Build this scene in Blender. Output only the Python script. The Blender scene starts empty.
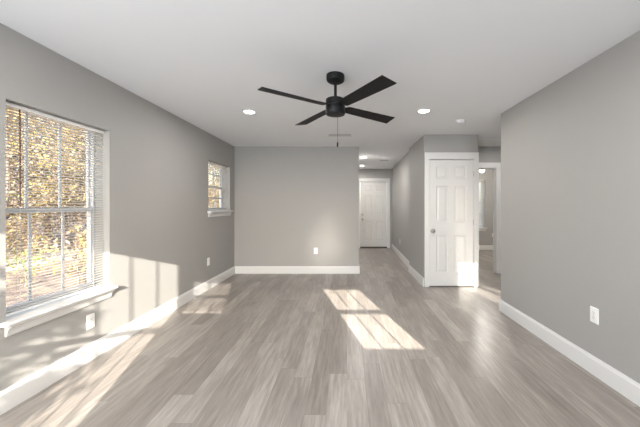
import bpy, bmesh, math, random
from mathutils import Vector, Matrix
random.seed(7)
S = bpy.context.scene
COL = S.collection
PI = math.pi

# ---------------------------------------------------------------- camera
EYE = 1.297
cam = bpy.data.cameras.new('camera')
cam.sensor_width = 36.0
cam.lens = 284.0 / 640.0 * 36.0
cam.shift_x = -27.0 / 640.0
cam.shift_y = -7.5 / 640.0
cam.clip_start = 0.02
cam.clip_end = 300
camo = bpy.data.objects.new('camera', cam)
COL.objects.link(camo)
camo.location = (0, 0, EYE)
camo.rotation_euler = (PI / 2, 0, 0)
S.camera = camo

# ---------------------------------------------------------------- view, world, sun
S.view_settings.view_transform = 'Standard'
S.view_settings.look = 'None'
S.view_settings.exposure = 0.0
S.view_settings.gamma = 1.0
S.view_settings.use_curve_mapping = False
S.cycles.use_denoising = True
S.cycles.max_bounces = 10
S.cycles.diffuse_bounces = 6
S.cycles.glossy_bounces = 3
S.cycles.transparent_max_bounces = 24
S.cycles.sample_clamp_indirect = 60.0
S.cycles.blur_glossy = 0.3

w = bpy.data.worlds.new('sky')
S.world = w
w.use_nodes = True
wn = w.node_tree
wn.nodes.clear()
wo = wn.nodes.new('ShaderNodeOutputWorld')
wb = wn.nodes.new('ShaderNodeBackground')
ws = wn.nodes.new('ShaderNodeTexSky')
ws.sky_type = 'NISHITA'
ws.sun_disc = False
ws.sun_elevation = math.radians(17)
ws.sun_rotation = math.radians(164)
ws.air_density = 1.0
ws.dust_density = 3.0
wmix = wn.nodes.new('ShaderNodeMixRGB')
wmix.inputs[0].default_value = 0.45
wmix.inputs[2].default_value = (1.0, 0.97, 0.93, 1)
wn.links.new(ws.outputs[0], wmix.inputs[1])
wn.links.new(wmix.outputs[0], wb.inputs[0])
wb.inputs[1].default_value = 1.7
wn.links.new(wb.outputs[0], wo.inputs[0])

SUN_DIR = Vector((-0.29, 1.0, -0.316))
sl = bpy.data.lights.new('sun', 'SUN')
sl.energy = 35.0
sl.angle = math.radians(0.3)
sl.color = (1.0, 0.915, 0.82)
so = bpy.data.objects.new('sun', sl)
COL.objects.link(so)
so.location = (6, -20, 8)
so.rotation_euler = SUN_DIR.to_track_quat('-Z', 'Y').to_euler()

def area(name, loc, direction, sx, sy, power, color):
    l = bpy.data.lights.new(name, 'AREA')
    l.shape = 'RECTANGLE'
    l.size = sx
    l.size_y = sy
    l.energy = power
    l.color = color
    o = bpy.data.objects.new(name, l)
    COL.objects.link(o)
    o.location = loc
    o.rotation_euler = Vector(direction).to_track_quat('-Z', 'Z').to_euler()
    return o
# fill lamps added inside the rear windows, standing in for sky daylight
area('rear_window_fill', (-1.32, -1.26, 1.40), (0, 1, 0.05), 1.2, 1.6, 105, (0.86, 0.93, 1.0))
area('small_rear_window_fill', (1.58, -1.26, 1.58), (0, 1, 0.05), 0.55, 0.65, 26, (0.86, 0.93, 1.0))
area('side_room_window_fill', (3.72, -1.26, 1.45), (0, 1, 0.05), 0.6, 1.6, 12, (0.9, 0.95, 1.0))
DOWNLIGHT = 15.0

# ---------------------------------------------------------------- material helpers
MATS = {}
def new_mat(name):
    m = bpy.data.materials.new(name)
    m.use_nodes = True
    nt = m.node_tree
    b = nt.nodes['Principled BSDF']
    MATS[name] = m
    return m, nt, b
def plain(name, col, rough=0.5, metal=0.0, bump=0.0, scale=60.0, spec=0.5, vary=0.0):
    m, nt, b = new_mat(name)
    b.inputs['Base Color'].default_value = (*col, 1)
    b.inputs['Roughness'].default_value = rough
    b.inputs['Metallic'].default_value = metal
    b.inputs['Specular IOR Level'].default_value = spec
    tc = nt.nodes.new('ShaderNodeTexCoord')
    if bump or vary:
        n = nt.nodes.new('ShaderNodeTexNoise')
        n.inputs['Scale'].default_value = scale
        n.inputs['Detail'].default_value = 4
        nt.links.new(tc.outputs['Object'], n.inputs['Vector'])
        if bump:
            bp = nt.nodes.new('ShaderNodeBump')
            bp.inputs['Strength'].default_value = bump
            bp.inputs['Distance'].default_value = 0.002
            nt.links.new(n.outputs[0], bp.inputs['Height'])
            nt.links.new(bp.outputs[0], b.inputs['Normal'])
        if vary:
            r = nt.nodes.new('ShaderNodeValToRGB')
            r.color_ramp.elements[0].position = 0.3
            r.color_ramp.elements[1].position = 0.7
            r.color_ramp.elements[0].color = (*[c * (1 - vary) for c in col], 1)
            r.color_ramp.elements[1].color = (*[min(1, c * (1 + vary)) for c in col], 1)
            nt.links.new(n.outputs[0], r.inputs[0])
            nt.links.new(r.outputs[0], b.inputs['Base Color'])
    return m
def emis(name, col, strength):
    m, nt, b = new_mat(name)
    b.inputs['Base Color'].default_value = (0.9, 0.9, 0.9, 1)
    b.inputs['Emission Color'].default_value = (*col, 1)
    b.inputs['Emission Strength'].default_value = strength
    return m

M_wall = plain('wall_paint', (0.372, 0.361, 0.345), 0.65, bump=0.25, scale=140, vary=0.015)
M_ceil = plain('ceiling_paint', (0.81, 0.82, 0.84), 0.9, bump=0.2, scale=120, spec=0.1)
M_trim = plain('trim_white', (0.71, 0.70, 0.685), 0.35, bump=0.05, scale=30)
M_door = plain('door_white', (0.70, 0.69, 0.67), 0.42, bump=0.12, scale=45)
M_vinyl = plain('window_vinyl', (0.60, 0.60, 0.62), 0.35, vary=0.01)
M_slat = None
M_black = plain('fan_black', (0.006, 0.006, 0.0065), 0.5, bump=0.05, scale=200, spec=0.3)
M_blade = plain('blade_black', (0.008, 0.008, 0.0085), 0.6, bump=0.25, scale=90, spec=0.3)
M_chain = plain('chain_metal', (0.08, 0.075, 0.07), 0.35, metal=1.0)
M_nickel = plain('satin_nickel', (0.42, 0.40, 0.37), 0.28, metal=1.0)
M_dark = plain('dark_gap', (0.03, 0.028, 0.026), 0.7)
M_bronze = plain('bronze_threshold', (0.10, 0.085, 0.07), 0.45, metal=0.6)
M_plate = plain('outlet_plastic', (0.86, 0.85, 0.83), 0.3)
M_rail = plain('blind_rail', (0.78, 0.77, 0.75), 0.4)
M_wand = plain('wand_brown', (0.09, 0.045, 0.025), 0.35)
M_cord = plain('ladder_cord', (0.75, 0.74, 0.72), 0.7)
M_ventg = plain('vent_grey', (0.50, 0.50, 0.50), 0.5)
M_lens = emis('lamp_lens', (1.0, 0.97, 0.92), 9.0)
M_globe = emis('globe_lens', (1.0, 0.95, 0.85), 6.0)

def slat_material():
    m, nt, b = new_mat('blind_slat')
    b.inputs['Base Color'].default_value = (0.82, 0.81, 0.79, 1)
    b.inputs['Roughness'].default_value = 0.45
    out = nt.nodes['Material Output']
    tr = nt.nodes.new('ShaderNodeBsdfTranslucent')
    tr.inputs[0].default_value = (0.85, 0.82, 0.76, 1)
    mx = nt.nodes.new('ShaderNodeMixShader')
    mx.inputs[0].default_value = 0.45
    nt.links.new(b.outputs[0], mx.inputs[1])
    nt.links.new(tr.outputs[0], mx.inputs[2])
    nt.links.new(mx.outputs[0], out.inputs[0])
    return m
M_slat = slat_material()

def glass_material():
    m, nt, b = new_mat('window_glass')
    nt.nodes.remove(b)
    out = nt.nodes['Material Output']
    tr = nt.nodes.new('ShaderNodeBsdfTransparent')
    tr.inputs[0].default_value = (0.97, 0.98, 0.975, 1)
    gl = nt.nodes.new('ShaderNodeBsdfGlossy')
    gl.inputs['Roughness'].default_value = 0.02
    lw = nt.nodes.new('ShaderNodeLayerWeight')
    lw.inputs[0].default_value = 0.5
    pw = nt.nodes.new('ShaderNodeMath'); pw.operation = 'POWER'; pw.inputs[1].default_value = 5.0
    nt.links.new(lw.outputs['Facing'], pw.inputs[0])
    fr = nt.nodes.new('ShaderNodeMath'); fr.operation = 'MULTIPLY_ADD'
    fr.inputs[1].default_value = 0.7; fr.inputs[2].default_value = 0.035
    nt.links.new(pw.outputs[0], fr.inputs[0])
    mx = nt.nodes.new('ShaderNodeMixShader')
    nt.links.new(fr.outputs[0], mx.inputs[0])
    nt.links.new(tr.outputs[0], mx.inputs[1])
    nt.links.new(gl.outputs[0], mx.inputs[2])
    nt.links.new(mx.outputs[0], out.inputs[0])
    return m
M_glass = glass_material()
def screen_material(name, t):
    m, nt, b = new_mat(name)
    b.inputs['Base Color'].default_value = (0.06, 0.06, 0.06, 1)
    out = nt.nodes['Material Output']
    tr = nt.nodes.new('ShaderNodeBsdfTransparent')
    mx = nt.nodes.new('ShaderNodeMixShader'); mx.inputs[0].default_value = t
    nt.links.new(b.outputs[0], mx.inputs[1]); nt.links.new(tr.outputs[0], mx.inputs[2])
    nt.links.new(mx.outputs[0], out.inputs[0])
    return m
M_screen = screen_material('dimming_screen', 0.82)  # unseen screen, added to weaken the sun falling on the left wall
M_screen_dense = screen_material('dense_dimming_screen', 0.60)  # denser unseen screen, added to tone down the sun patch on the closet door

def floor_material():
    m, nt, b = new_mat('vinyl_planks')
    N, L = nt.nodes, nt.links
    def math_(op, a, c=None):
        n = N.new('ShaderNodeMath'); n.operation = op
        for i, v in enumerate((a, c)):
            if v is None: continue
            if isinstance(v, (int, float)): n.inputs[i].default_value = v
            else: L.new(v, n.inputs[i])
        return n.outputs[0]
    tc = N.new('ShaderNodeTexCoord')
    sp = N.new('ShaderNodeSeparateXYZ')
    L.new(tc.outputs['Object'], sp.inputs[0])
    X, Y = sp.outputs[0], sp.outputs[1]
    PW, PL = 0.132, 1.22
    xr = math_('DIVIDE', X, PW)
    row = math_('FLOOR', xr)
    fx = math_('FRACT', xr)
    wn1 = N.new('ShaderNodeTexWhiteNoise'); wn1.noise_dimensions = '1D'
    L.new(row, wn1.inputs['W'])
    yo = math_('ADD', math_('DIVIDE', Y, PL), math_('MULTIPLY', wn1.outputs['Value'], 7.31))
    pid = math_('FLOOR', yo)
    fy = math_('FRACT', yo)
    cb = N.new('ShaderNodeCombineXYZ')
    L.new(row, cb.inputs[0]); L.new(pid, cb.inputs[1])
    wn2 = N.new('ShaderNodeTexWhiteNoise'); wn2.noise_dimensions = '3D'
    L.new(cb.outputs[0], wn2.inputs['Vector'])
    # grain coordinates, shifted per plank
    gx = math_('ADD', math_('MULTIPLY', X, 42.0), math_('MULTIPLY', wn2.outputs['Value'], 60.0))
    gy = math_('ADD', math_('MULTIPLY', Y, 3.2), math_('MULTIPLY', wn2.outputs['Value'], 31.0))
    gc = N.new('ShaderNodeCombineXYZ'); L.new(gx, gc.inputs[0]); L.new(gy, gc.inputs[1])
    g1 = N.new('ShaderNodeTexNoise'); g1.inputs['Scale'].default_value = 1.0
    g1.inputs['Detail'].default_value = 5; g1.inputs['Roughness'].default_value = 0.62
    g1.inputs['Distortion'].default_value = 0.15
    L.new(gc.outputs[0], g1.inputs['Vector'])
    gx2 = math_('ADD', math_('MULTIPLY', X, 6.0), math_('MULTIPLY', wn2.outputs['Value'], 20.0))
    gy2 = math_('MULTIPLY', Y, 1.1)
    gc2 = N.new('ShaderNodeCombineXYZ'); L.new(gx2, gc2.inputs[0]); L.new(gy2, gc2.inputs[1])
    g2 = N.new('ShaderNodeTexNoise'); g2.inputs['Scale'].default_value = 1.3
    g2.inputs['Detail'].default_value = 3
    L.new(gc2.outputs[0], g2.inputs['Vector'])
    tone = math_('ADD', math_('MULTIPLY', wn2.outputs['Value'], 0.29),
                 math_('ADD', math_('MULTIPLY', g1.outputs[0], 0.85), math_('MULTIPLY', g2.outputs[0], 0.36)))
    tone = math_('SUBTRACT', tone, 0.225)
    r = N.new('ShaderNodeValToRGB')
    e = r.color_ramp.elements
    e[0].position = 0.12; e[0].color = (0.155, 0.137, 0.120, 1)
    e[1].position = 0.88; e[1].color = (0.44, 0.403, 0.367, 1)
    k = e.new(0.5); k.color = (0.268, 0.238, 0.212, 1)
    L.new(tone, r.inputs[0])
    # seams
    ex = math_('MINIMUM', fx, math_('SUBTRACT', 1.0, fx))
    ey = math_('MINIMUM', fy, math_('SUBTRACT', 1.0, fy))
    sx = math_('LESS_THAN', ex, 0.009)
    sy = math_('LESS_THAN', ey, 0.0013)
    seam = math_('MAXIMUM', sx, sy)
    mx = N.new('ShaderNodeMixRGB')
    L.new(math_('MULTIPLY', seam, 0.35), mx.inputs[0])
    L.new(r.outputs[0], mx.inputs[1])
    mx.inputs[2].default_value = (0.09, 0.075, 0.062, 1)
    L.new(mx.outputs[0], b.inputs['Base Color'])
    b.inputs['Specular IOR Level'].default_value = 0.45
    ro = math_('ADD', math_('MULTIPLY', g1.outputs[0], 0.06), 0.31)
    L.new(ro, b.inputs['Roughness'])
    bp = N.new('ShaderNodeBump'); bp.inputs['Strength'].default_value = 0.06
    bp.inputs['Distance'].default_value = 0.001
    L.new(math_('SUBTRACT', math_('MULTIPLY', g1.outputs[0], 0.5), seam), bp.inputs['Height'])
    L.new(bp.outputs[0], b.inputs['Normal'])
    return m
M_floor = floor_material()

def ramp_noise(name, stops, scale, rough=0.9, detail=8, stretch=None):
    m, nt, b = new_mat(name)
    tc = nt.nodes.new('ShaderNodeTexCoord')
    n = nt.nodes.new('ShaderNodeTexNoise')
    n.inputs['Scale'].default_value = scale
    n.inputs['Detail'].default_value = detail
    n.inputs['Roughness'].default_value = 0.7
    r = nt.nodes.new('ShaderNodeValToRGB')
    e = r.color_ramp.elements
    e[0].position, e[0].color = stops[0][0], (*stops[0][1], 1)
    e[1].position, e[1].color = stops[-1][0], (*stops[-1][1], 1)
    for p, c in stops[1:-1]:
        k = e.new(p); k.color = (*c, 1)
    if stretch:
        mp = nt.nodes.new('ShaderNodeMapping')
        mp.inputs['Scale'].default_value = stretch
        nt.links.new(tc.outputs['Object'], mp.inputs[0])
        nt.links.new(mp.outputs[0], n.inputs['Vector'])
    else:
        nt.links.new(tc.outputs['Object'], n.inputs['Vector'])
    nt.links.new(n.outputs[0], r.inputs[0])
    nt.links.new(r.outputs[0], b.inputs['Base Color'])
    b.inputs['Roughness'].default_value = rough
    b.inputs['Specular IOR Level'].default_value = 0.2
    return m
M_ground = ramp_noise('leaf_litter', [(0.30, (0.05, 0.04, 0.033)), (0.45, (0.14, 0.108, 0.093)),
    (0.55, (0.20, 0.16, 0.14)), (0.63, (0.25, 0.185, 0.10)), (0.72, (0.28, 0.24, 0.22))], 3.5)
M_path = ramp_noise('pale_gravel', [(0.3, (0.27, 0.24, 0.215)), (0.7, (0.42, 0.385, 0.36))], 9)
M_bark = ramp_noise('bark', [(0.3, (0.05, 0.04, 0.032)), (0.7, (0.17, 0.14, 0.12))], 6, stretch=(4, 4, 0.6))

def leaf_mat(name, stops):
    stops = [tuple(v * 1.3 for v in c) for c in stops]
    m, nt, b = new_mat(name)
    g = nt.nodes.new('ShaderNodeNewGeometry')
    r = nt.nodes.new('ShaderNodeValToRGB')
    r.color_ramp.interpolation = 'CONSTANT'
    e = r.color_ramp.elements
    e[0].position, e[0].color = 0.0, (*stops[0], 1)
    e[1].position, e[1].color = 1.0 / len(stops), (*stops[1], 1)
    for i, c in enumerate(stops[2:]):
        k = e.new((i + 2) / len(stops)); k.color = (*c, 1)
    nt.links.new(g.outputs['Random Per Island'], r.inputs[0])
    nt.links.new(r.outputs[0], b.inputs['Base Color'])
    b.inputs['Roughness'].default_value = 0.7
    out = nt.nodes['Material Output']
    tr = nt.nodes.new('ShaderNodeBsdfTranslucent')
    nt.links.new(r.outputs[0], tr.inputs[0])
    mx = nt.nodes.new('ShaderNodeMixShader'); mx.inputs[0].default_value = 0.5
    nt.links.new(b.outputs[0], mx.inputs[1]); nt.links.new(tr.outputs[0], mx.inputs[2])
    nt.links.new(mx.outputs[0], out.inputs[0])
    return m
M_leaf_y = leaf_mat('leaves_yellow', [(0.27, 0.21, 0.06), (0.20, 0.15, 0.10), (0.19, 0.14, 0.11), (0.15, 0.135, 0.08), (0.19, 0.14, 0.11), (0.27, 0.22, 0.09)])
M_leaf_o = leaf_mat('leaves_russet', [(0.20, 0.145, 0.11), (0.18, 0.13, 0.105), (0.21, 0.165, 0.135), (0.15, 0.11, 0.095), (0.22, 0.17, 0.10), (0.19, 0.155, 0.14)])
M_leaf_p = leaf_mat('leaves_tan', [(0.30, 0.25, 0.20), (0.26, 0.205, 0.18), (0.20, 0.16, 0.14), (0.32, 0.26, 0.15), (0.20, 0.18, 0.13), (0.31, 0.25, 0.22)])
M_leaf_g = leaf_mat('leaves_green', [(0.10, 0.14, 0.04), (0.16, 0.18, 0.05), (0.22, 0.20, 0.06)])

# ---------------------------------------------------------------- mesh helpers
class MB:
    def __init__(s): s.v = []; s.f = []
    def box(s, x0, x1, y0, y1, z0, z1):
        if x0 > x1: x0, x1 = x1, x0
        if y0 > y1: y0, y1 = y1, y0
        if z0 > z1: z0, z1 = z1, z0
        b = len(s.v)
        s.v += [(x0,y0,z0),(x1,y0,z0),(x1,y1,z0),(x0,y1,z0),(x0,y0,z1),(x1,y0,z1),(x1,y1,z1),(x0,y1,z1)]
        s.f += [tuple(b+i for i in q) for q in ((0,3,2,1),(4,5,6,7),(0,1,5,4),(1,2,6,5),(2,3,7,6),(3,0,4,7))]
        return s
    def loops(s, loops, close=True, cap=True):
        """bridge a list of equal-length closed loops"""
        b = len(s.v); n = len(loops[0])
        for l in loops: s.v += [tuple(p) for p in l]
        for k in range(len(loops) - 1):
            for i in range(n):
                j = (i + 1) % n
                s.f.append((b+k*n+i, b+k*n+j, b+(k+1)*n+j, b+(k+1)*n+i))
        if cap:
            s.f.append(tuple(b + i for i in reversed(range(n))))
            s.f.append(tuple(b + (len(loops)-1)*n + i for i in range(n)))
        return s
    def lathe(s, prof, c=(0,0,0), n=32, axis='Z'):
        L = []
        for r, h in prof:
            l = []
            for i in range(n):
                a = 2*PI*i/n
                p = (max(r, 1e-4)*math.cos(a), max(r, 1e-4)*math.sin(a), h)
                if axis == 'Y': p = (p[0], h, p[1])
                if axis == 'X': p = (h, p[0], p[1])
                l.append((p[0]+c[0], p[1]+c[1], p[2]+c[2]))
            L.append(l)
        return s.loops(L)
    def tube(s, pts, radii, n=8):
        L = []
        pts = [Vector(p) for p in pts]
        for i, p in enumerate(pts):
            d = (pts[min(i+1, len(pts)-1)] - pts[max(i-1, 0)]).normalized()
            up = Vector((0,0,1)) if abs(d.z) < 0.95 else Vector((1,0,0))
            a = d.cross(up).normalized(); c = a.cross(d)
            r = radii[i] if isinstance(radii, (list, tuple)) else radii
            L.append([p + a*r*math.cos(2*PI*k/n) + c*r*math.sin(2*PI*k/n) for k in range(n)])
        return s.loops(L)
    def sweep(s, prof, p0, p1, nrm):
        """profile (out, z) swept from p0 to p1; 'out' goes along nrm"""
        n = Vector((nrm[0], nrm[1], 0)).normalized()
        L = []
        for p in (p0, p1):
            L.append([Vector((p[0], p[1], p[2] if len(p) > 2 else 0)) + n*o + Vector((0,0,z)) for o, z in prof])
        return s.loops(L)
    def build(s, name, mat, parent=None, loc=None, smooth=False, bevel=0.0):
        me = bpy.data.meshes.new(name)
        me.from_pydata([tuple(p) for p in s.v], [], s.f)
        bm = bmesh.new(); bm.from_mesh(me)
        bmesh.ops.recalc_face_normals(bm, faces=bm.faces)
        bm.to_mesh(me); bm.free()
        me.materials.append(mat)
        if smooth:
            for p in me.polygons: p.use_smooth = True
        o = bpy.data.objects.new(name, me)
        COL.objects.link(o)
        if loc: o.location = loc
        if parent: o.parent = parent
        if smooth:
            md = o.modifiers.new('edge', 'EDGE_SPLIT'); md.split_angle = math.radians(38)
        if bevel:
            md = o.modifiers.new('bevel', 'BEVEL'); md.width = bevel; md.segments = 2
            md.limit_method = 'ANGLE'; md.angle_limit = math.radians(40)
        return o

def empty(name, loc, rz=0.0):
    o = bpy.data.objects.new(name, None)
    o.empty_display_size = 0.05
    COL.objects.link(o)
    o.location = loc
    o.rotation_euler = (0, 0, rz)
    return o
def tag(o, label=None, cat=None, group=None, kind=None):
    if label: o['label'] = label
    if cat: o['category'] = cat
    if group: o['group'] = group
    if kind: o['kind'] = kind
    return o
def children(o): return [c for c in bpy.data.objects if c.parent == o]
def copy_tree(o, parent=None):
    c = o.copy(); COL.objects.link(c)
    if parent: c.parent = parent
    for ch in children(o): copy_tree(ch, c)
    return c
def struct(o, label=None, cat=None):
    return tag(o, label, cat, kind='structure')

def wall_holes(axis, a0, a1, t0, t1, z0, z1, holes):
    """wall running along axis 'X' or 'Y' from a0 to a1, thickness t0..t1, rectangular holes (h0,h1,zb,zt)"""
    m = MB()
    us = sorted({a0, a1, *[h[0] for h in holes], *[h[1] for h in holes]})
    for u0, u1 in zip(us[:-1], us[1:]):
        hs = sorted([(h[2], h[3]) for h in holes if h[0] <= u0 + 1e-6 and h[1] >= u1 - 1e-6])
        z = z0
        for hb, ht in hs + [(z1, z1)]:
            if hb > z + 1e-6:
                if axis == 'X': m.box(u0, u1, t0, t1, z, hb)
                else: m.box(t0, t1, u0, u1, z, hb)
            z = ht
    return m

# ---------------------------------------------------------------- dimensions
H = 2.44
XL = -2.163; XR = 1.905; YB = 5.46; YR = -1.30; YRO = -1.50
XLO = XL - 0.20
XHL = 0.23; YHE = 8.75
CX0, CX1, CY = 1.234, 2.10, 4.55       # closet block
JY = 5.62
BX = 4.95; BY = 8.40                   # bedroom
W1 = (1.80, 2.587, 0.56, 1.98)
W2 = (4.43, 5.25, 1.214, 2.02)
W1O = (1.80, 2.587, 0.56, 2.055); W2O = (4.43, 5.25, 1.214, 2.10)
R1 = (1.285, 1.903, 1.227, 1.886)
R9 = (-0.62, -0.08, 1.50, 1.99)
R2 = (-1.95, -0.64, 0.57, 2.21)
R3 = (3.50, 4.06, 0.57, 2.34)

# ---------------------------------------------------------------- shell
struct(MB().box(XLO, BX+0.2, YRO, 8.95, -0.15, 0).build('floor', M_floor))
struct(MB().box(XLO, BX+0.2, YRO, 8.95, H, H+0.15).build('ceiling', M_ceil))
mw = wall_holes('Y', YRO, 5.60, XL-0.10, XL, 0, H, [W1, W2])
mo = wall_holes('Y', YRO, 5.60, XLO, XL-0.10, 0, H, [W1O, W2O])
nb = len(mw.v); mw.v += mo.v; mw.f += [tuple(i+nb for i in q) for q in mo.f]
struct(mw.build('wall_left', M_wall))
struct(wall_holes('X', XL, XHL, YB, YB+0.14, 0, H, []).build('wall_back', M_wall))
struct(wall_holes('Y', YB+0.14, YHE, XHL-0.12, XHL, 0, H, []).build('wall_hall_left', M_wall))
D2 = (0.395, 1.24)                     # hall end door opening
struct(wall_holes('X', XHL-0.12, 2.0, YHE, YHE+0.16, 0, H, [(D2[0], D2[1], 0, 2.05)]).build('wall_hall_end', M_wall))
struct(wall_holes('Y', YR, 3.515, XR, XR+0.12, 0, H, []).build('wall_right', M_wall))
D1 = (1.312, 2.038)
struct(wall_holes('X', CX0, CX1, CY, CY+0.12, 0, H, [(D1[0], D1[1], 0, 2.05)]).build('wall_closet_front', M_wall))
struct(wall_holes('Y', CY+0.12, JY, CX0, CX0+0.12, 0, H, []).build('wall_closet_side', M_wall))
struct(wall_holes('Y', CY+0.12, BY, CX1-0.12, CX1, 0, H, []).build('wall_bedroom_left', M_wall))
m = MB()
m.loops([[(1.285, JY, 0), (1.39, YHE, 0), (1.51, YHE, 0), (1.405, JY, 0)],
         [(1.285, JY, H), (1.39, YHE, H), (1.51, YHE, H), (1.405, JY, H)]])
struct(m.build('wall_hall_right', M_wall))
D3 = (2.11, 2.885)
struct(wall_holes('X', CX1, BX, YB, YB+0.12, 0, H, [(D3[0], D3[1], 0, 2.035)]).build('wall_bedroom_front', M_wall))
W3 = (3.30, 4.10, 0.65, 2.08)
struct(wall_holes('X', CX1-0.12, BX, BY, BY+0.2, 0, H, [W3]).build('wall_bedroom_back', M_wall))
struct(wall_holes('Y', YRO, BY+0.2, BX, BX+0.2, 0, H, []).build('wall_bedroom_right', M_wall))
struct(wall_holes('X', XL, BX, YRO, YR, 0, H, [R1, R2, R3, R9]).build('wall_rear', M_wall))

# baseboards
BBP = [(0, 0), (0.016, 0), (0.016, 0.118), (0.011, 0.128), (0.008, 0.140), (0, 0.140)]
def bb(name, p0, p1, n):
    return struct(MB().sweep(BBP, p0, p1, n).build(name, M_trim))
bb('baseboard_left', (XL, YR), (XL, YB), (1, 0))
bb('baseboard_back', (XL, YB), (XHL + 0.016, YB), (0, -1))
bb('baseboard_hall_left', (XHL, YB), (XHL, YHE), (1, 0))
bb('baseboard_right', (XR, YR), (XR, 3.515 + 0.016), (-1, 0))
bb('baseboard_right_end', (XR, 3.515), (XR + 0.136, 3.515), (0, 1))
bb('baseboard_right_room', (XR + 0.12, YR), (XR + 0.12, 3.531), (1, 0))
bb('baseboard_closet_side', (CX0, CY - 0.002), (CX0, JY + 0.016), (-1, 0))
bb('baseboard_hall_right', (1.285, JY), (1.39, YHE), (-1, 0.035))
bb('baseboard_closet_return', (CX1, CY - 0.004), (CX1, YB), (1, 0))
bb('baseboard_bedroom_front', (2.955, YB), (BX, YB), (0, -1))
bb('baseboard_bedroom_back', (CX1, BY), (BX, BY), (0, -1))
bb('baseboard_bedroom_right', (BX, YR), (BX, BY), (-1, 0))
bb('baseboard_rear', (XL, YR), (XR, YR), (0, 1))

# ---------------------------------------------------------------- windows
def muntins(m, u0, u1, z0, z1, cols, rows, add, wd):
    for i in range(1, cols):
        u = u0 + (u1 - u0) * i / cols
        add(m, u - wd/2, u + wd/2, z0, z1)
    for i in range(1, rows):
        z = z0 + (z1 - z0) * i / rows
        add(m, u0, u1, z - wd/2, z + wd/2)

def window(name, axis, inner, outer, hole, cols=3, rows=2, sill=True, fr=0.03, stile=0.028, gdepth=0.165, apron=0.07, screen=False, zmid=None, bar=0.018, rail=0.034):
    """axis 'Y': window in the left wall, inner surface x=inner, outside at x=outer.
       axis 'X': window in a wall of constant y."""
    u0, u1, z0, z1 = hole
    s = 1 if inner > outer else -1          # room side direction
    g = inner - s * gdepth                  # plane of the glass
    def add_at(m, a, b, c, d, t0, t1):
        if axis == 'Y': m.box(min(t0, t1), max(t0, t1), a, b, c, d)
        else: m.box(a, b, min(t0, t1), max(t0, t1), c, d)
    f0, f1 = g - s * 0.03, g + s * 0.03
    m = MB()
    add_at(m, u0, u0+fr, z0, z1, f0, f1); add_at(m, u1-fr, u1, z0, z1, f0, f1)
    add_at(m, u0+fr, u1-fr, z0, z0+fr, f0, f1); add_at(m, u0+fr, u1-fr, z1-fr, z1, f0, f1)
    root = struct(m.build(name, M_vinyl))
    zm = zmid if zmid else (z0 + z1) / 2
    a0, a1 = u0 + fr, u1 - fr
    for nm, zb, zt, off in (('upper_sash', zm - 0.012, z1 - fr, -0.012), ('lower_sash', z0 + fr, zm + 0.022, 0.012)):
        c = g + s * off
        q0, q1 = c - 0.011, c + 0.011
        m = MB()
        add_at(m, a0, a0+stile, zb, zt, q0, q1); add_at(m, a1-stile, a1, zb, zt, q0, q1)
        add_at(m, a0+stile, a1-stile, zb, zb+rail, q0, q1); add_at(m, a0+stile, a1-stile, zt-rail, zt, q0, q1)
        sash = m.build(nm, M_vinyl, root)
        mm = MB()
        muntins(mm, a0+stile, a1-stile, zb+rail, zt-rail, cols, rows,
                lambda M, a, b, cc, d: add_at(M, a, b, cc, d, c - 0.005, c + 0.005), bar)
        mm.build('muntin_grid', M_vinyl, sash)
        gm = MB(); add_at(gm, a0+stile, a1-stile, zb+rail, zt-rail, c - 0.0015, c + 0.0015)
        gm.build('glass_pane', M_glass, sash)
    if screen:
        c = g - s * 0.027
        gm = MB(); add_at(gm, a0, a1, z0 + fr, z1 - fr, c - 0.0005, c + 0.0005)
        gm.build('dimming_screen', screen, root)  # unseen sheet added to dim the sunbeam through this window
    if sill:
        nx = (s, 0) if axis == 'Y' else (0, s)
        horn = 0.03
        # stool board with rounded nose, then cove apron below
        st = [(-gdepth + 0.03, -0.026), (-gdepth+0.03, 0.0), (0.044, 0.0), (0.052, -0.006), (0.054, -0.013), (0.052, -0.020), (0.044, -0.026)]
        def P(u, z, o=0):
            return (inner, u, z) if axis == 'Y' else (u, inner, z)
        inn = [(0.0, -0.026), (0.0, 0.0)] + st[2:]
        mm = MB()
        mm.sweep([(-gdepth+0.03, -0.026), (-gdepth+0.03, 0.0), (0.0, 0.0), (0.0, -0.026)], P(u0+0.001, z0+0.004), P(u1-0.001, z0+0.004), nx)
        mm.sweep(inn, P(u0 - horn, z0+0.004), P(u1 + horn, z0+0.004), nx)
        mm.build('stool', M_trim, root)
        ap = [(0, 0), (0, -apron), (0.010, -apron), (0.014, -apron+0.012), (0.018, -apron*0.55), (0.026, -apron*0.3), (0.042, -0.006), (0.042, 0)]
        MB().sweep(ap, P(u0 - 0.006, z0 - 0.022), P(u1 + 0.006, z0 - 0.022), nx).build('apron', M_trim, root)
    return root
window('window_1', 'Y', XL, XLO, W1O, rows=1, zmid=1.262, fr=0.015, stile=0.015)
window('window_2', 'Y', XL, XLO, W2O, zmid=1.617, fr=0.018, stile=0.018)
window('window_3', 'X', BY, BY+0.2, W3)
window('window_4', 'X', YR, YRO, R1, rows=1, rail=0.018, bar=0.014, sill=False, fr=0.010, stile=0.012)
def double_window(name, hole, ncols=3):
    window(name, 'X', YR, YRO, hole, cols=ncols, sill=True, fr=0.02, stile=0.02)
window('window_5', 'X', YR, YRO, (R2[0], -1.29, R2[2], R2[3]), rows=1, sill=False, fr=0.02, stile=0.02, screen=M_screen)
window('window_6', 'X', YR, YRO, (-1.29, R2[1], R2[2], R2[3]), rows=1, cols=5, bar=0.009, sill=False, fr=0.02, stile=0.02, screen=M_screen)
window('window_7', 'X', YR, YRO, (R3[0], 3.86, R3[2], R3[3]), cols=1, rows=1, sill=False, fr=0.02, stile=0.02, screen=M_screen_dense)
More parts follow.
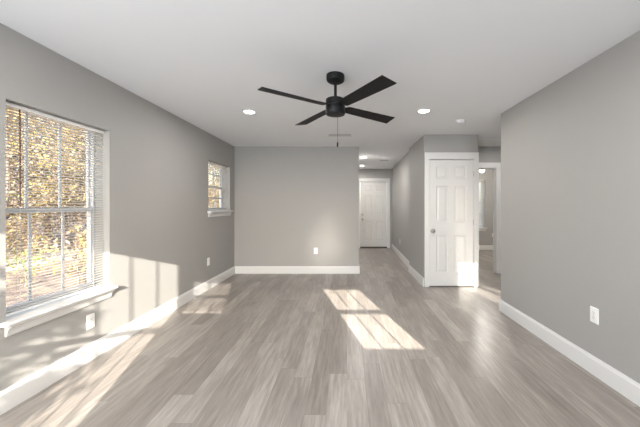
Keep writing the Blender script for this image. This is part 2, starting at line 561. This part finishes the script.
window('window_8', 'X', YR, YRO, (3.86, R3[1], R3[2], R3[3]), cols=1, rows=1, sill=False, fr=0.02, stile=0.02, screen=M_screen_dense)

window('window_9', 'X', YR, YRO, R9, rows=1, sill=False, fr=0.012, stile=0.014, rail=0.018)

# ---------------------------------------------------------------- mini blinds
def blind(axis, inner, s, hole, label, depth=0.055, tilt=9, drop=None, wand=True, pitch=0.0215, group=None):
    u0, u1, z0, z1 = hole
    u0 += 0.008; u1 -= 0.008
    L = u1 - u0
    root = empty('mini_blind', (inner - s*depth, (u0+u1)/2, z0) if axis == 'Y' else ((u0+u1)/2, inner - s*depth, z0),
                 0 if (axis == 'Y' and s == 1) else PI/2 if axis == 'X' else PI)
    # local: +x towards the room for the left wall; length along local y
    if axis == 'X': root.rotation_euler = (0, 0, -PI/2)
    tag(root, label, 'window blind', group)
    hz = z1 - z0 - 0.006
    m = MB(); m.box(-0.014, 0.014, -L/2, L/2, hz-0.024, hz)
    m.build('headrail', M_rail, root, bevel=0.002)
    zb = 0.030 if drop is None else drop
    m = MB()
    z = hz - 0.036
    t = math.radians(tilt)
    while z > zb + 0.012:
        top = []; bot = []
        for i in range(5):
            q = -1 + i * 0.5
            x = 0.0125 * q; zz = 0.0016 * (1 - q*q)
            xr = x*math.cos(t) - zz*math.sin(t); zr = x*math.sin(t) + zz*math.cos(t)
            top.append((xr, zr + 0.0004)); bot.append((xr, zr - 0.0004))
        prof = top + bot[::-1]
        m.loops([[(x, -L/2, z + c) for x, c in prof], [(x, L/2, z + c) for x, c in prof]])
        z -= pitch
    m.build('slats', M_slat, root, smooth=True)
    MB().box(-0.012, 0.012, -L/2, L/2, zb-0.012, zb).build('bottom_rail', M_rail, root, bevel=0.002)
    for yy in (-L*0.36, L*0.36):
        mm = MB()
        for xx in (-0.0135, 0.0135):
            mm.tube([(xx, yy, zb-0.006), (xx, yy, hz-0.03)], 0.0007, 5)
        mm.build('ladder_cord', M_cord, root)
    if wand:
        wy = -L/2 + wand
        mm = MB()
        mm.tube([(0.024, wy, hz-0.030), (0.026, wy, hz-0.055), (0.026, wy+0.002, hz-0.68)], 0.0042, 6)
        mm.build('tilt_wand', M_wand, root)
    return root
blind('Y', XL, 1, W1, 'wide white mini blind over the large left window with a dark tilt wand', wand=0.095)
blind('Y', XL, 1, W2, 'small white mini blind in the high window near the back corner', wand=0)
blind('X', BY, -1, W3, 'white mini blind on the bedroom window beyond the open doorway', wand=0, tilt=38)
blind('X', YR, 1, R9, 'half-closed mini blind on the small window in the wall behind the camera', wand=0, tilt=-15, drop=0.013)

# ---------------------------------------------------------------- doors
def six_panel(name_root, x0, x1, y, z0, z1, knobside, label=None):
    """door leaf facing -Y whose front face lies at y"""
    Wd = x1 - x0; Hd = z1 - z0
    th = 0.035
    root = struct(empty(name_root, ((x0+x1)/2, y, z0)))
    k = Wd / 0.71
    st = 0.112 * k; mid = 0.105 * k
    pw = (Wd - 2*st - mid) / 2
    # from the top: rail, panel, rail, panel, rail, panel, rail
    seq = [0.105, 0.190, 0.120, 0.590, 0.200, 0.600]
    tot = sum(seq)
    bot = Hd - tot
    m = MB()
    hx = Wd/2
    m.box(-hx, -hx+st, 0, th, 0, Hd); m.box(hx-st, hx, 0, th, 0, Hd)
    m.box(-mid/2, mid/2, 0, th, bot, Hd - 0.105)
    z = Hd
    panels = []
    for i, h in enumerate(seq + [bot]):
        if i % 2 == 0:
            m.box(-hx+st, hx-st, 0, th, z-h, z) if (i == 0 or i == 6) else (m.box(-hx+st, -mid/2, 0, th, z-h, z), m.box(mid/2, hx-st, 0, th, z-h, z))
        else:
            panels.append((z-h, z))
        z -= h
    for pb, pt in panels:
        for a, b in ((-hx+st, -mid/2), (mid/2, hx-st)):
            def ring(ins, d): return [(a+ins, d, pb+ins), (b-ins, d, pb+ins), (b-ins, d, pt-ins), (a+ins, d, pt-ins)]
            bs = len(m.v)
            rings = [ring(0, 0.0), ring(0.010, 0.009), ring(0.022, 0.010), ring(0.042, 0.003)]
            for r_ in rings: m.v += r_
            for q in range(3):
                for i in range(4):
                    j = (i+1) % 4
                    m.f.append((bs+q*4+i, bs+q*4+j, bs+(q+1)*4+j, bs+(q+1)*4+i))
            m.f.append(tuple(bs+12+i for i in range(4)))
            m.box(a, b, 0.018, th, pb, pt)
    m.build('door_leaf', M_door, root)
    return root, Wd, Hd

def knob(parent, x, z, r=0.028):
    m = MB()
    m.lathe([(0.0, 0), (0.032, 0), (0.033, -0.004), (0.030, -0.008), (0.012, -0.012), (0.010, -0.030),
             (r*0.8, -0.038), (r, -0.050), (r*0.95, -0.060), (r*0.6, -0.068), (0, -0.070)], (x, 0, z), 24, 'Y')
    return m.build('door_knob', M_nickel, parent, smooth=True)
def casing(name, x0, x1, ztop, y, wd, hd, floor0=0.0):
    """flat casing round an opening, facing -Y; x0,x1 opening edges"""
    m = MB()
    def prof_v(a, b, z0, z1):
        m.box(a, b, y-0.016, y, z0, z1)
    prof_v(x0-wd, x0, floor0, ztop); prof_v(x1, x1+wd, floor0, ztop)
    m.box(x0-wd, x1+wd, y-0.018, y, ztop, ztop+hd)
    return struct(m.build(name, M_trim, bevel=0.003))
def jamb(name, x0, x1, ztop, ya, yb, t=0.012):
    m = MB()
    m.box(x0, x0+t, ya, yb, 0, ztop); m.box(x1-t, x1, ya, yb, 0, ztop); m.box(x0+t, x1-t, ya, yb, ztop-t, ztop)
    return struct(m.build(name, M_trim))

# closet door
d, wd_, hd_ = six_panel('door_1', 1.323, 2.027, CY + 0.010, 0.016, 2.036, 'L')
knob(d, 1.373 - (1.323+2.027)/2, 0.90 - 0.016)
for hz in (0.22, 1.02, 1.80):
    m = MB(); m.tube([(wd_/2+0.004, -0.006, hz-0.045), (wd_/2+0.004, -0.006, hz+0.045)], 0.006, 8)
    m.build('hinge', M_nickel, d, smooth=True)
jamb('trim_1', D1[0], D1[1], 2.05, CY-0.001, CY+0.12, 0.008)
casing('trim_2', D1[0]+0.004, D1[1]-0.004, 2.046, CY, 0.072, 0.108)
# closet back (dark inside)
# hall end door
d, wd_, hd_ = six_panel('door_2', 0.412, 1.222, YHE + 0.012, 0.045, 2.036, 'L')
knob(d, 0.480 - 0.817, 0.885 - 0.045)
m = MB(); m.lathe([(0, 0), (0.030, 0), (0.031, -0.008), (0.024, -0.016), (0.0, -0.018)], (0.480-0.817, 0, 1.035-0.045), 24, 'Y')
m.build('deadbolt', M_nickel, d, smooth=True)
jamb('trim_3', D2[0], D2[1], 2.05, YHE-0.001, YHE+0.16, 0.010)
casing('trim_4', D2[0]+0.005, D2[1]-0.005, 2.045, YHE, 0.085, 0.10)
struct(MB().box(D2[0]+0.01, D2[1]-0.01, YHE-0.03, YHE+0.15, 0, 0.042).build('trim_5', M_bronze))
# bedroom doorway, no leaf in view
jamb('trim_6', D3[0], D3[1], 2.035, YB-0.001, YB+0.121, 0.015)
casing('trim_7', D3[0]+0.011, D3[1]-0.005, 2.030, YB, 0.08, 0.10)
m = MB(); m.box(D3[0]+0.015, D3[0]+0.025, YB+0.07, YB+0.10, 0, 2.02); m.box(D3[1]-0.025, D3[1]-0.015, YB+0.07, YB+0.10, 0, 2.02)
m.box(D3[0]+0.028, D3[1]-0.028, YB+0.07, YB+0.10, 2.007, 2.02)
struct(m.build('trim_8', M_trim))

# ---------------------------------------------------------------- ceiling fan
def ceiling_fan(loc, r=0.66, rot=36, black=True):
    root = empty('ceiling_fan', loc)     # loc at the ceiling
    a, b_ = M_black, M_blade
    MB().lathe([(0.070, 0), (0.078, -0.002), (0.079, -0.008), (0.079, -0.038), (0.075, -0.052), (0.058, -0.064), (0.030, -0.070), (0.018, -0.071)], n=40).build('canopy', a, root, smooth=True)
    MB().lathe([(0.0125, -0.065), (0.0125, -0.208)], n=20).build('downrod', a, root, smooth=True)
    MB().lathe([(0.020, -0.188), (0.030, -0.193), (0.030, -0.209), (0.024, -0.213)], n=24).build('rod_coupler', a, root, smooth=True)
    mo = MB().lathe([(0.030, -0.209), (0.075, -0.211), (0.084, -0.217), (0.085, -0.253), (0.080, -0.257), (0.080, -0.267), (0.085, -0.271)
                , (0.085, -0.285)], n=48).build('motor_housing', a, root, smooth=True)
    MB().lathe([(0.079, -0.285), (0.079, -0.291), (0.086, -0.293), (0.086, -0.335), (0.080, -0.345), (0.040, -0.349), (0.0, -0.349)], n=48).build('switch_housing', a, root, smooth=True)
    for k in range(4):
        ang = math.radians(rot + 90*k)
        pitch = math.radians(-11.5)
        zc = -0.279
        R = Matrix.Rotation(ang, 4, 'Z') @ Matrix.Rotation(pitch, 4, 'X')
        # outline in the blade plane: narrow root, wider slanted tip
        out = [(0.105, -0.040), (0.125, -0.050), (0.40, -0.058), (r-0.010, -0.067), (r+0.002, 0.063), (0.40, 0.058), (0.125, 0.050), (0.105, 0.040)]
        m = MB()
        lo = [R @ Vector((x, y, -0.003)) + Vector((0, 0, zc)) for x, y in out]
        hi = [R @ Vector((x, y, 0.003)) + Vector((0, 0, zc)) for x, y in out]
        m.loops([lo, hi])
        bl = m.build('blade', b_, root)
        m = MB()
        o2 = [(0.070, -0.018), (0.10, -0.020), (0.125, -0.036), (0.185, -0.034), (0.195, -0.022), (0.195, 0.022), (0.185, 0.034), (0.125, 0.036), (0.10, 0.020), (0.070, 0.018)]
        lo = [R @ Vector((x, y, 0.003)) + Vector((0, 0, zc)) for x, y in o2]
        hi = [R @ Vector((x, y, 0.008)) + Vector((0, 0, zc)) for x, y in o2]
        m.loops([lo, hi])
        m.build('blade_iron', a, root)
    # pull chain with fob
    cx = 0.020; cy = -0.03
    m = MB(); m.tube([(cx, cy, -0.36), (cx, cy, -0.60)], 0.0016, 6)
    ch = m.build('pull_chain', M_chain, root)
    MB().lathe([(0.002, -0.592), (0.0065, -0.598), (0.007, -0.628), (0.004, -0.634), (0.001, -0.635)], (cx, cy, 0), 14).build('chain_fob', a, ch, smooth=True)
    return root
f = ceiling_fan((-0.101, 2.48, H), r=0.672)
tag(f, 'matte black four-blade ceiling fan with a pull chain hanging in the main room', 'ceiling fan')

def bedroom_fan(loc):
    root = empty('ceiling_fan', loc)
    tag(root, 'white ceiling fan with a lit globe seen through the bedroom doorway', 'ceiling fan')
    MB().lathe([(0.065, 0), (0.070, -0.02), (0.05, -0.05), (0.015, -0.055), (0.015, -0.10), (0.09, -0.11), (0.10, -0.14), (0.10, -0.18), (0.06, -0.20), (0.04, -0.22)], n=32).build('motor_housing', M_vinyl, root, smooth=True)
    for k in range(5):
        a = math.radians(8 + 72*k)
        R = Matrix.Rotation(a, 4, 'Z') @ Matrix.Rotation(math.radians(10), 4, 'X')
        out = [(0.12, -0.04), (0.50, -0.06), (0.53, -0.03), (0.53, 0.03), (0.50, 0.06), (0.12, 0.04)]
        m = MB()
        m.loops([[R @ Vector((x, y, -0.003)) + Vector((0,0,-0.16)) for x, y in out], [R @ Vector((x, y, 0.003)) + Vector((0,0,-0.16)) for x, y in out]])
        m.build('blade', M_wand, root)
    g = MB().lathe([(0.035, -0.22), (0.050, -0.235), (0.058, -0.262), (0.054, -0.29), (0.03, -0.315), (0.0, -0.322)], n=28).build('light_globe', M_globe, root, smooth=True)
    l = bpy.data.lights.new('fan_lamp', 'POINT'); l.energy = 70; l.shadow_soft_size = 0.1; l.color = (1, 0.95, 0.87)
    lo = bpy.data.objects.new('fan_lamp', l); COL.objects.link(lo); lo.parent = root; lo.location = (0, 0, -0.45)
bedroom_fan((3.33, 7.0, H))

# ---------------------------------------------------------------- recessed lights
def recessed(loc, label, power=None, rad=0.078):
    root = empty('recessed_light', loc)
    tag(root, label, 'ceiling light', 'round recessed downlights')
    MB().lathe([(rad*0.80, 0), (rad*1.12, -0.0), (rad*1.12, -0.003), (rad*1.05, -0.006), (rad*0.82, -0.010), (rad*0.80, -0.008)], n=36).build('trim_ring', M_trim, root, smooth=True)
    MB().lathe([(rad*0.80, -0.002), (rad*0.80, -0.009), (rad*0.6, -0.015), (rad*0.3, -0.018), (0, -0.019)], n=36).build('lens', M_lens, root, smooth=True)
    l = bpy.data.lights.new('downlight_lamp', 'AREA'); l.shape = 'DISK'; l.size = rad*1.7
    l.energy = DOWNLIGHT if power is None else power
    l.color = (1.0, 0.97, 0.93)
    lo = bpy.data.objects.new('downlight_lamp', l); COL.objects.link(lo); lo.parent = root
    lo.location = (0, 0, -0.024)
    return root
recessed((-1.18, 3.43, H), 'recessed downlight in the ceiling left of the black fan')
recessed((0.92, 3.40, H), 'recessed downlight in the ceiling right of the black fan')
recessed((0.40, 6.62, H), 'nearer of the two recessed downlights in the hallway ceiling', 22, 0.070)
recessed((0.43, 8.05, H), 'farther hallway recessed downlight just before the white end door', 10, 0.070)
recessed((-1.18, 1.10, H), 'recessed downlight in the ceiling over the left side behind the fan')
recessed((0.92, 1.10, H), 'recessed downlight in the ceiling over the right side behind the fan')
recessed((2.72, 4.68, H), 'recessed downlight in the passage ceiling outside the bedroom doorway', 9)
recessed((3.3, 2.6, H), 'recessed downlight in the side room ceiling past the right wall', 10)

# ---------------------------------------------------------------- vents, detector
def vent(name, cx, cy, wx, wy, label, mat, slots, frame=0.018, along='X', cat='ceiling vent', back=M_dark):
    root = empty(name, (cx, cy, H))
    tag(root, label, cat)
    m = MB()
    hx, hy = wx/2, wy/2
    m.box(-hx, hx, -hy, -hy+frame, -0.008, 0); m.box(-hx, hx, hy-frame, hy, -0.008, 0)
    m.box(-hx, -hx+frame, -hy+frame, hy-frame, -0.008, 0); m.box(hx-frame, hx, -hy+frame, hy-frame, -0.008, 0)
    m.build('frame', mat, root, bevel=0.0015)
    MB().box(-hx+frame, hx-frame, -hy+frame, hy-frame, -0.0015, 0).build('backing', back, root)
    m = MB()
    n = slots
    for i in range(n):
        y = -hy + frame + (wy - 2*frame) * (i + 0.5) / n
        w2 = (wy - 2*frame)/n*0.36
        m.loops([[(x, y-w2, -0.002), (x, y-w2+0.0015, -0.002), (x, y+w2, -0.008), (x, y+w2-0.0015, -0.008)] for x in (-hx+frame, hx-frame)])
    m.build('louvers', mat, root)
    return root
vent('ceiling_register', -0.115, 4.57, 0.36, 0.13, 'white slotted air register in the ceiling in front of the back wall', M_ventg, 4)
vent('ceiling_register', 0.93, 7.10, 0.22, 0.14, 'small grey air register in the hallway ceiling near the right wall', M_ventg, 4)
vent('return_grille', 2.52, 5.12, 0.80, 0.50, 'large white return air grille in the ceiling above the bedroom doorway', M_trim, 22, frame=0.035, back=M_ventg)
sd = empty('smoke_detector', (1.52, 3.80, H))
tag(sd, 'flat round white smoke detector on the ceiling before the closet', 'smoke detector')
MB().lathe([(0.0, 0), (0.062, 0), (0.062, -0.006), (0.058, -0.010), (0.056, -0.024), (0.045, -0.032), (0.0, -0.034)], n=32).build('housing', M_ceil, sd, smooth=True)
MB().lathe([(0.0, -0.034), (0.010, -0.034), (0.009, -0.037), (0, -0.0375)], (0.02, 0, 0), 14).build('test_button', M_plate, sd, smooth=True)

# ---------------------------------------------------------------- outlets
def outlet_proto(loc, rz, label):
    """face towards local -Y"""
    root = empty('wall_outlet', loc, rz)
    tag(root, label, 'outlet', 'white duplex wall outlets')
    m = MB()
    def rr(w_, h_, d): return [(-w_, d, -h_), (w_, d, -h_), (w_, d, h_), (-w_, d, h_)]
    m.loops([rr(0.037, 0.060, 0), rr(0.037, 0.060, -0.003), rr(0.034, 0.057, -0.006)])
    m.build('cover_plate', M_plate, root)
    for zz in (-0.020, 0.020):
        mm = MB()
        pts = [(0.0165*math.cos(a), 0.0140*math.sin(a)) for a in [2*PI*i/20 for i in range(20)]]
        mm.loops([[(x, -0.006, zz+z) for x, z in pts], [(x, -0.0085, zz+z) for x, z in pts]])
        rc = mm.build('receptacle', M_plate, root)
        ms = MB()
        ms.box(-0.0075, -0.0055, -0.0089, -0.0080, zz-0.001, zz+0.008); ms.box(0.0055, 0.0075, -0.0089, -0.0080, zz-0.001, zz+0.007)
        ms.box(-0.002, 0.002, -0.0089, -0.0080, zz-0.009, zz-0.005)
        ms.build('slots', M_dark, rc)
    MB().lathe([(0, -0.006), (0.0035, -0.006), (0.0030, -0.0075), (0, -0.0078)], n=12, axis='Y').build('screw', M_nickel, root)
    return root
o0 = outlet_proto((XL, 2.395, 0.325), PI/2, 'white outlet on the left wall under the large window')
spots = [((XL, 4.43, 0.43), PI/2, 'white outlet on the left wall below the small high window'),
         ((-0.60, YB, 0.435), 0, 'white outlet low on the back wall'),
         ((XR, 2.185, 0.457), -PI/2, 'white outlet on the long right wall above its baseboard'),
         ((1.336, 7.15, 0.40), -PI/2 - 0.034, 'small white outlet on the right wall of the hallway'),
         ((4.33, BY, 0.44), 0, 'white outlet on the bedroom back wall beside its window')]
for loc, rz, lab in spots:
    o = copy_tree(o0); o.location = loc; o.rotation_euler = (0, 0, rz); o['label'] = lab

# ---------------------------------------------------------------- outdoors
GZ = -0.40
m = MB(); m.box(-60, 45, -45, 70, GZ-0.1, GZ)
struct(m.build('ground', M_ground))
m = MB()
pts = []
rnd = random.Random(3)
inner, outer_ = [], []
for i in range(30):
    y = -10 + i * 2.0
    x = -8.8 - 0.18 * max(0, y - 4) + 0.25*math.sin(i*1.3)
    inner.append((x + 0.9, y)); outer_.append((x - 0.9 + 0.15*math.sin(i*2.1), y))
for z in (GZ, GZ+0.012):
    pass
L = []
for (a, b_) in zip(inner, outer_):
    L.append([(a[0], a[1], GZ), (a[0], a[1], GZ+0.015), (b_[0], b_[1], GZ+0.015), (b_[0], b_[1], GZ)])
m.loops(L)
struct(m.build('path', M_path))

def tree(name, x, y, h, cr, cz0, n, size, leafm, seed, label, cat='tree', group=None, trunk=0.10, lean=0.3, density=1.0):
    r = random.Random(seed)
    root = empty(name, (x, y, GZ))
    tag(root, label, cat, group)
    m = MB()
    top = Vector((r.uniform(-lean, lean), r.uniform(-lean, lean), h*0.86))
    mid_ = top * 0.5 + Vector((r.uniform(-.15, .15), r.uniform(-.15, .15), 0))
    m.tube([(0, 0, -0.05), (0.02, 0.01, h*0.12), mid_, top], [trunk*1.25, trunk, trunk*0.65, trunk*0.15], 9)
    tips = [top]
    nb = 14
    for i in range(nb):
        t = r.uniform(0.22, 0.95)
        base = (mid_ * (t/0.5)) if t < 0.5 else mid_.lerp(top, (t-0.5)/0.5)
        a = r.uniform(0, 2*PI)
        ln = cr * r.uniform(0.6, 1.0) * (1.1 - 0.5*t)
        tip = base + Vector((math.cos(a)*ln, math.sin(a)*ln, ln*r.uniform(0.3, 0.8)))
        mp = base.lerp(tip, 0.5) + Vector((0, 0, -0.05*ln))
        m.tube([base, mp, tip], [trunk*0.35, trunk*0.22, trunk*0.06], 5)
        tips += [tip, mp]
    m.build('trunk', M_bark, root, smooth=True)
    # foliage: leaf clusters
    v = []; f_ = []
    nc = 60
    cl = []
    for i in range(nc):
        if i < len(tips): c = tips[i]
        else:
            a = r.uniform(0, 2*PI); rr_ = cr*math.sqrt(r.random())
            zc = r.uniform(cz0, 1.0)
            prof = math.sin(PI*min(1, max(0.08, (zc-cz0)/(1-cz0)*0.85+0.12)))
            c = Vector((math.cos(a)*rr_*prof, math.sin(a)*rr_*prof, zc*h))
        cl.append((c, r.uniform(0.22, 0.5)*cr*0.8))
    for i in range(n):
        c, rad = cl[r.randrange(nc)]
        d = Vector((r.gauss(0, 1), r.gauss(0, 1), r.gauss(0, 0.8))) * rad * 0.5
        p = c + d
        if p.z < 0.06: continue
        s_ = size * r.uniform(0.6, 1.3)
        u = Vector((r.gauss(0, 1), r.gauss(0, 1), r.gauss(0, 1))).normalized()
        w_ = u.cross(Vector((r.gauss(0, 1), r.gauss(0, 1), r.gauss(0, 1)))).normalized()
        b = len(v)
        v += [p - u*s_, p + w_*s_*0.5, p + u*s_, p - w_*s_*0.5]
        f_.append((b, b+1, b+2, b+3))
    mb = MB(); mb.v = v; mb.f = f_
    me = bpy.data.meshes.new('foliage')
    me.from_pydata([tuple(q) for q in v], [], f_)
    me.materials.append(leafm)
    o = bpy.data.objects.new('foliage', me); COL.objects.link(o); o.parent = root
    o['kind'] = 'stuff'
    return root

G = 'autumn trees beyond the left windows'
T = [(-9.5, 7.6, 5.0, 2.0, 0.10, M_leaf_y, 'yellow-leaved tree outside the large left window, at its left edge'),
     (-11.0, 10.4, 6.0, 2.4, 0.10, M_leaf_o, 'russet-leaved tree outside the middle of the large left window'),
     (-10.2, 11.6, 5.2, 1.9, 0.08, M_leaf_y, 'golden tree outside the right panes of the large left window'),
     (-13.5, 12.0, 8.0, 3.2, 0.06, M_leaf_p, 'tall tan-leaved tree far behind the others in the large window'),
     (-15.5, 15.6, 8.5, 3.4, 0.05, M_leaf_o, 'tall brown tree far back at the right of the large window'),
     (-15.0, 18.6, 8.5, 3.4, 0.05, M_leaf_p, 'pale tan tree far back beyond the right side of the path'),
     (-12.5, 6.0, 7.0, 2.8, 0.06, M_leaf_p, 'tan-leaved tree beyond the path, left of the large window view'),
     (-16.5, 10.5, 9.0, 3.6, 0.05, M_leaf_p, 'tallest tan tree at the back of the wood'),
     (-7.4, 16.2, 6.0, 2.0, 0.06, M_leaf_y, 'yellow tree outside the small high window'),
     (-8.8, 19.5, 7.0, 2.8, 0.10, M_leaf_p, 'pale tree behind the yellow one outside the small high window'),
     (-10.5, 24.5, 8.0, 3.2, 0.06, M_leaf_o, 'distant russet tree outside the small high window'),
     (-18.0, 6.0, 9.0, 3.6, 0.05, M_leaf_o, 'distant brown tree at the far left of the wood')]
for i, (x, y, h, cr, cz, lm, lab) in enumerate(T):
    tree('autumn_tree', x, y, h, cr, cz, 14000, 0.045 if x > -12 else 0.075, lm, 20+i, lab, group=G)
tree('leafy_shrub', -5.6, 5.9, 1.35, 0.55, 0.10, 420, 0.05, M_leaf_y, 71, 'small yellow-leaved shrub near the glass at the lower right of the large window', 'shrub', trunk=0.02)
tree('leafy_shrub', -6.8, 6.0, 0.75, 0.6, 0.10, 260, 0.04, M_leaf_g, 72, 'low green shrub on the leaf litter below the window middle', 'shrub', trunk=0.018)
tree('leafy_shrub', -7.2, 6.4+1.6, 1.0, 0.6, 0.10, 300, 0.05, M_leaf_y, 75, 'yellowing shrub beside the pale path outside', 'shrub', trunk=0.018)
# trees behind the house that throw the dappled shade
tree('shade_tree', -0.62, -4.5, 3.2, 0.85, 0.36, 7500, 0.05, M_leaf_g, 91, 'leafy tree in the yard behind the camera that dapples the sunlight', 'tree', trunk=0.03)
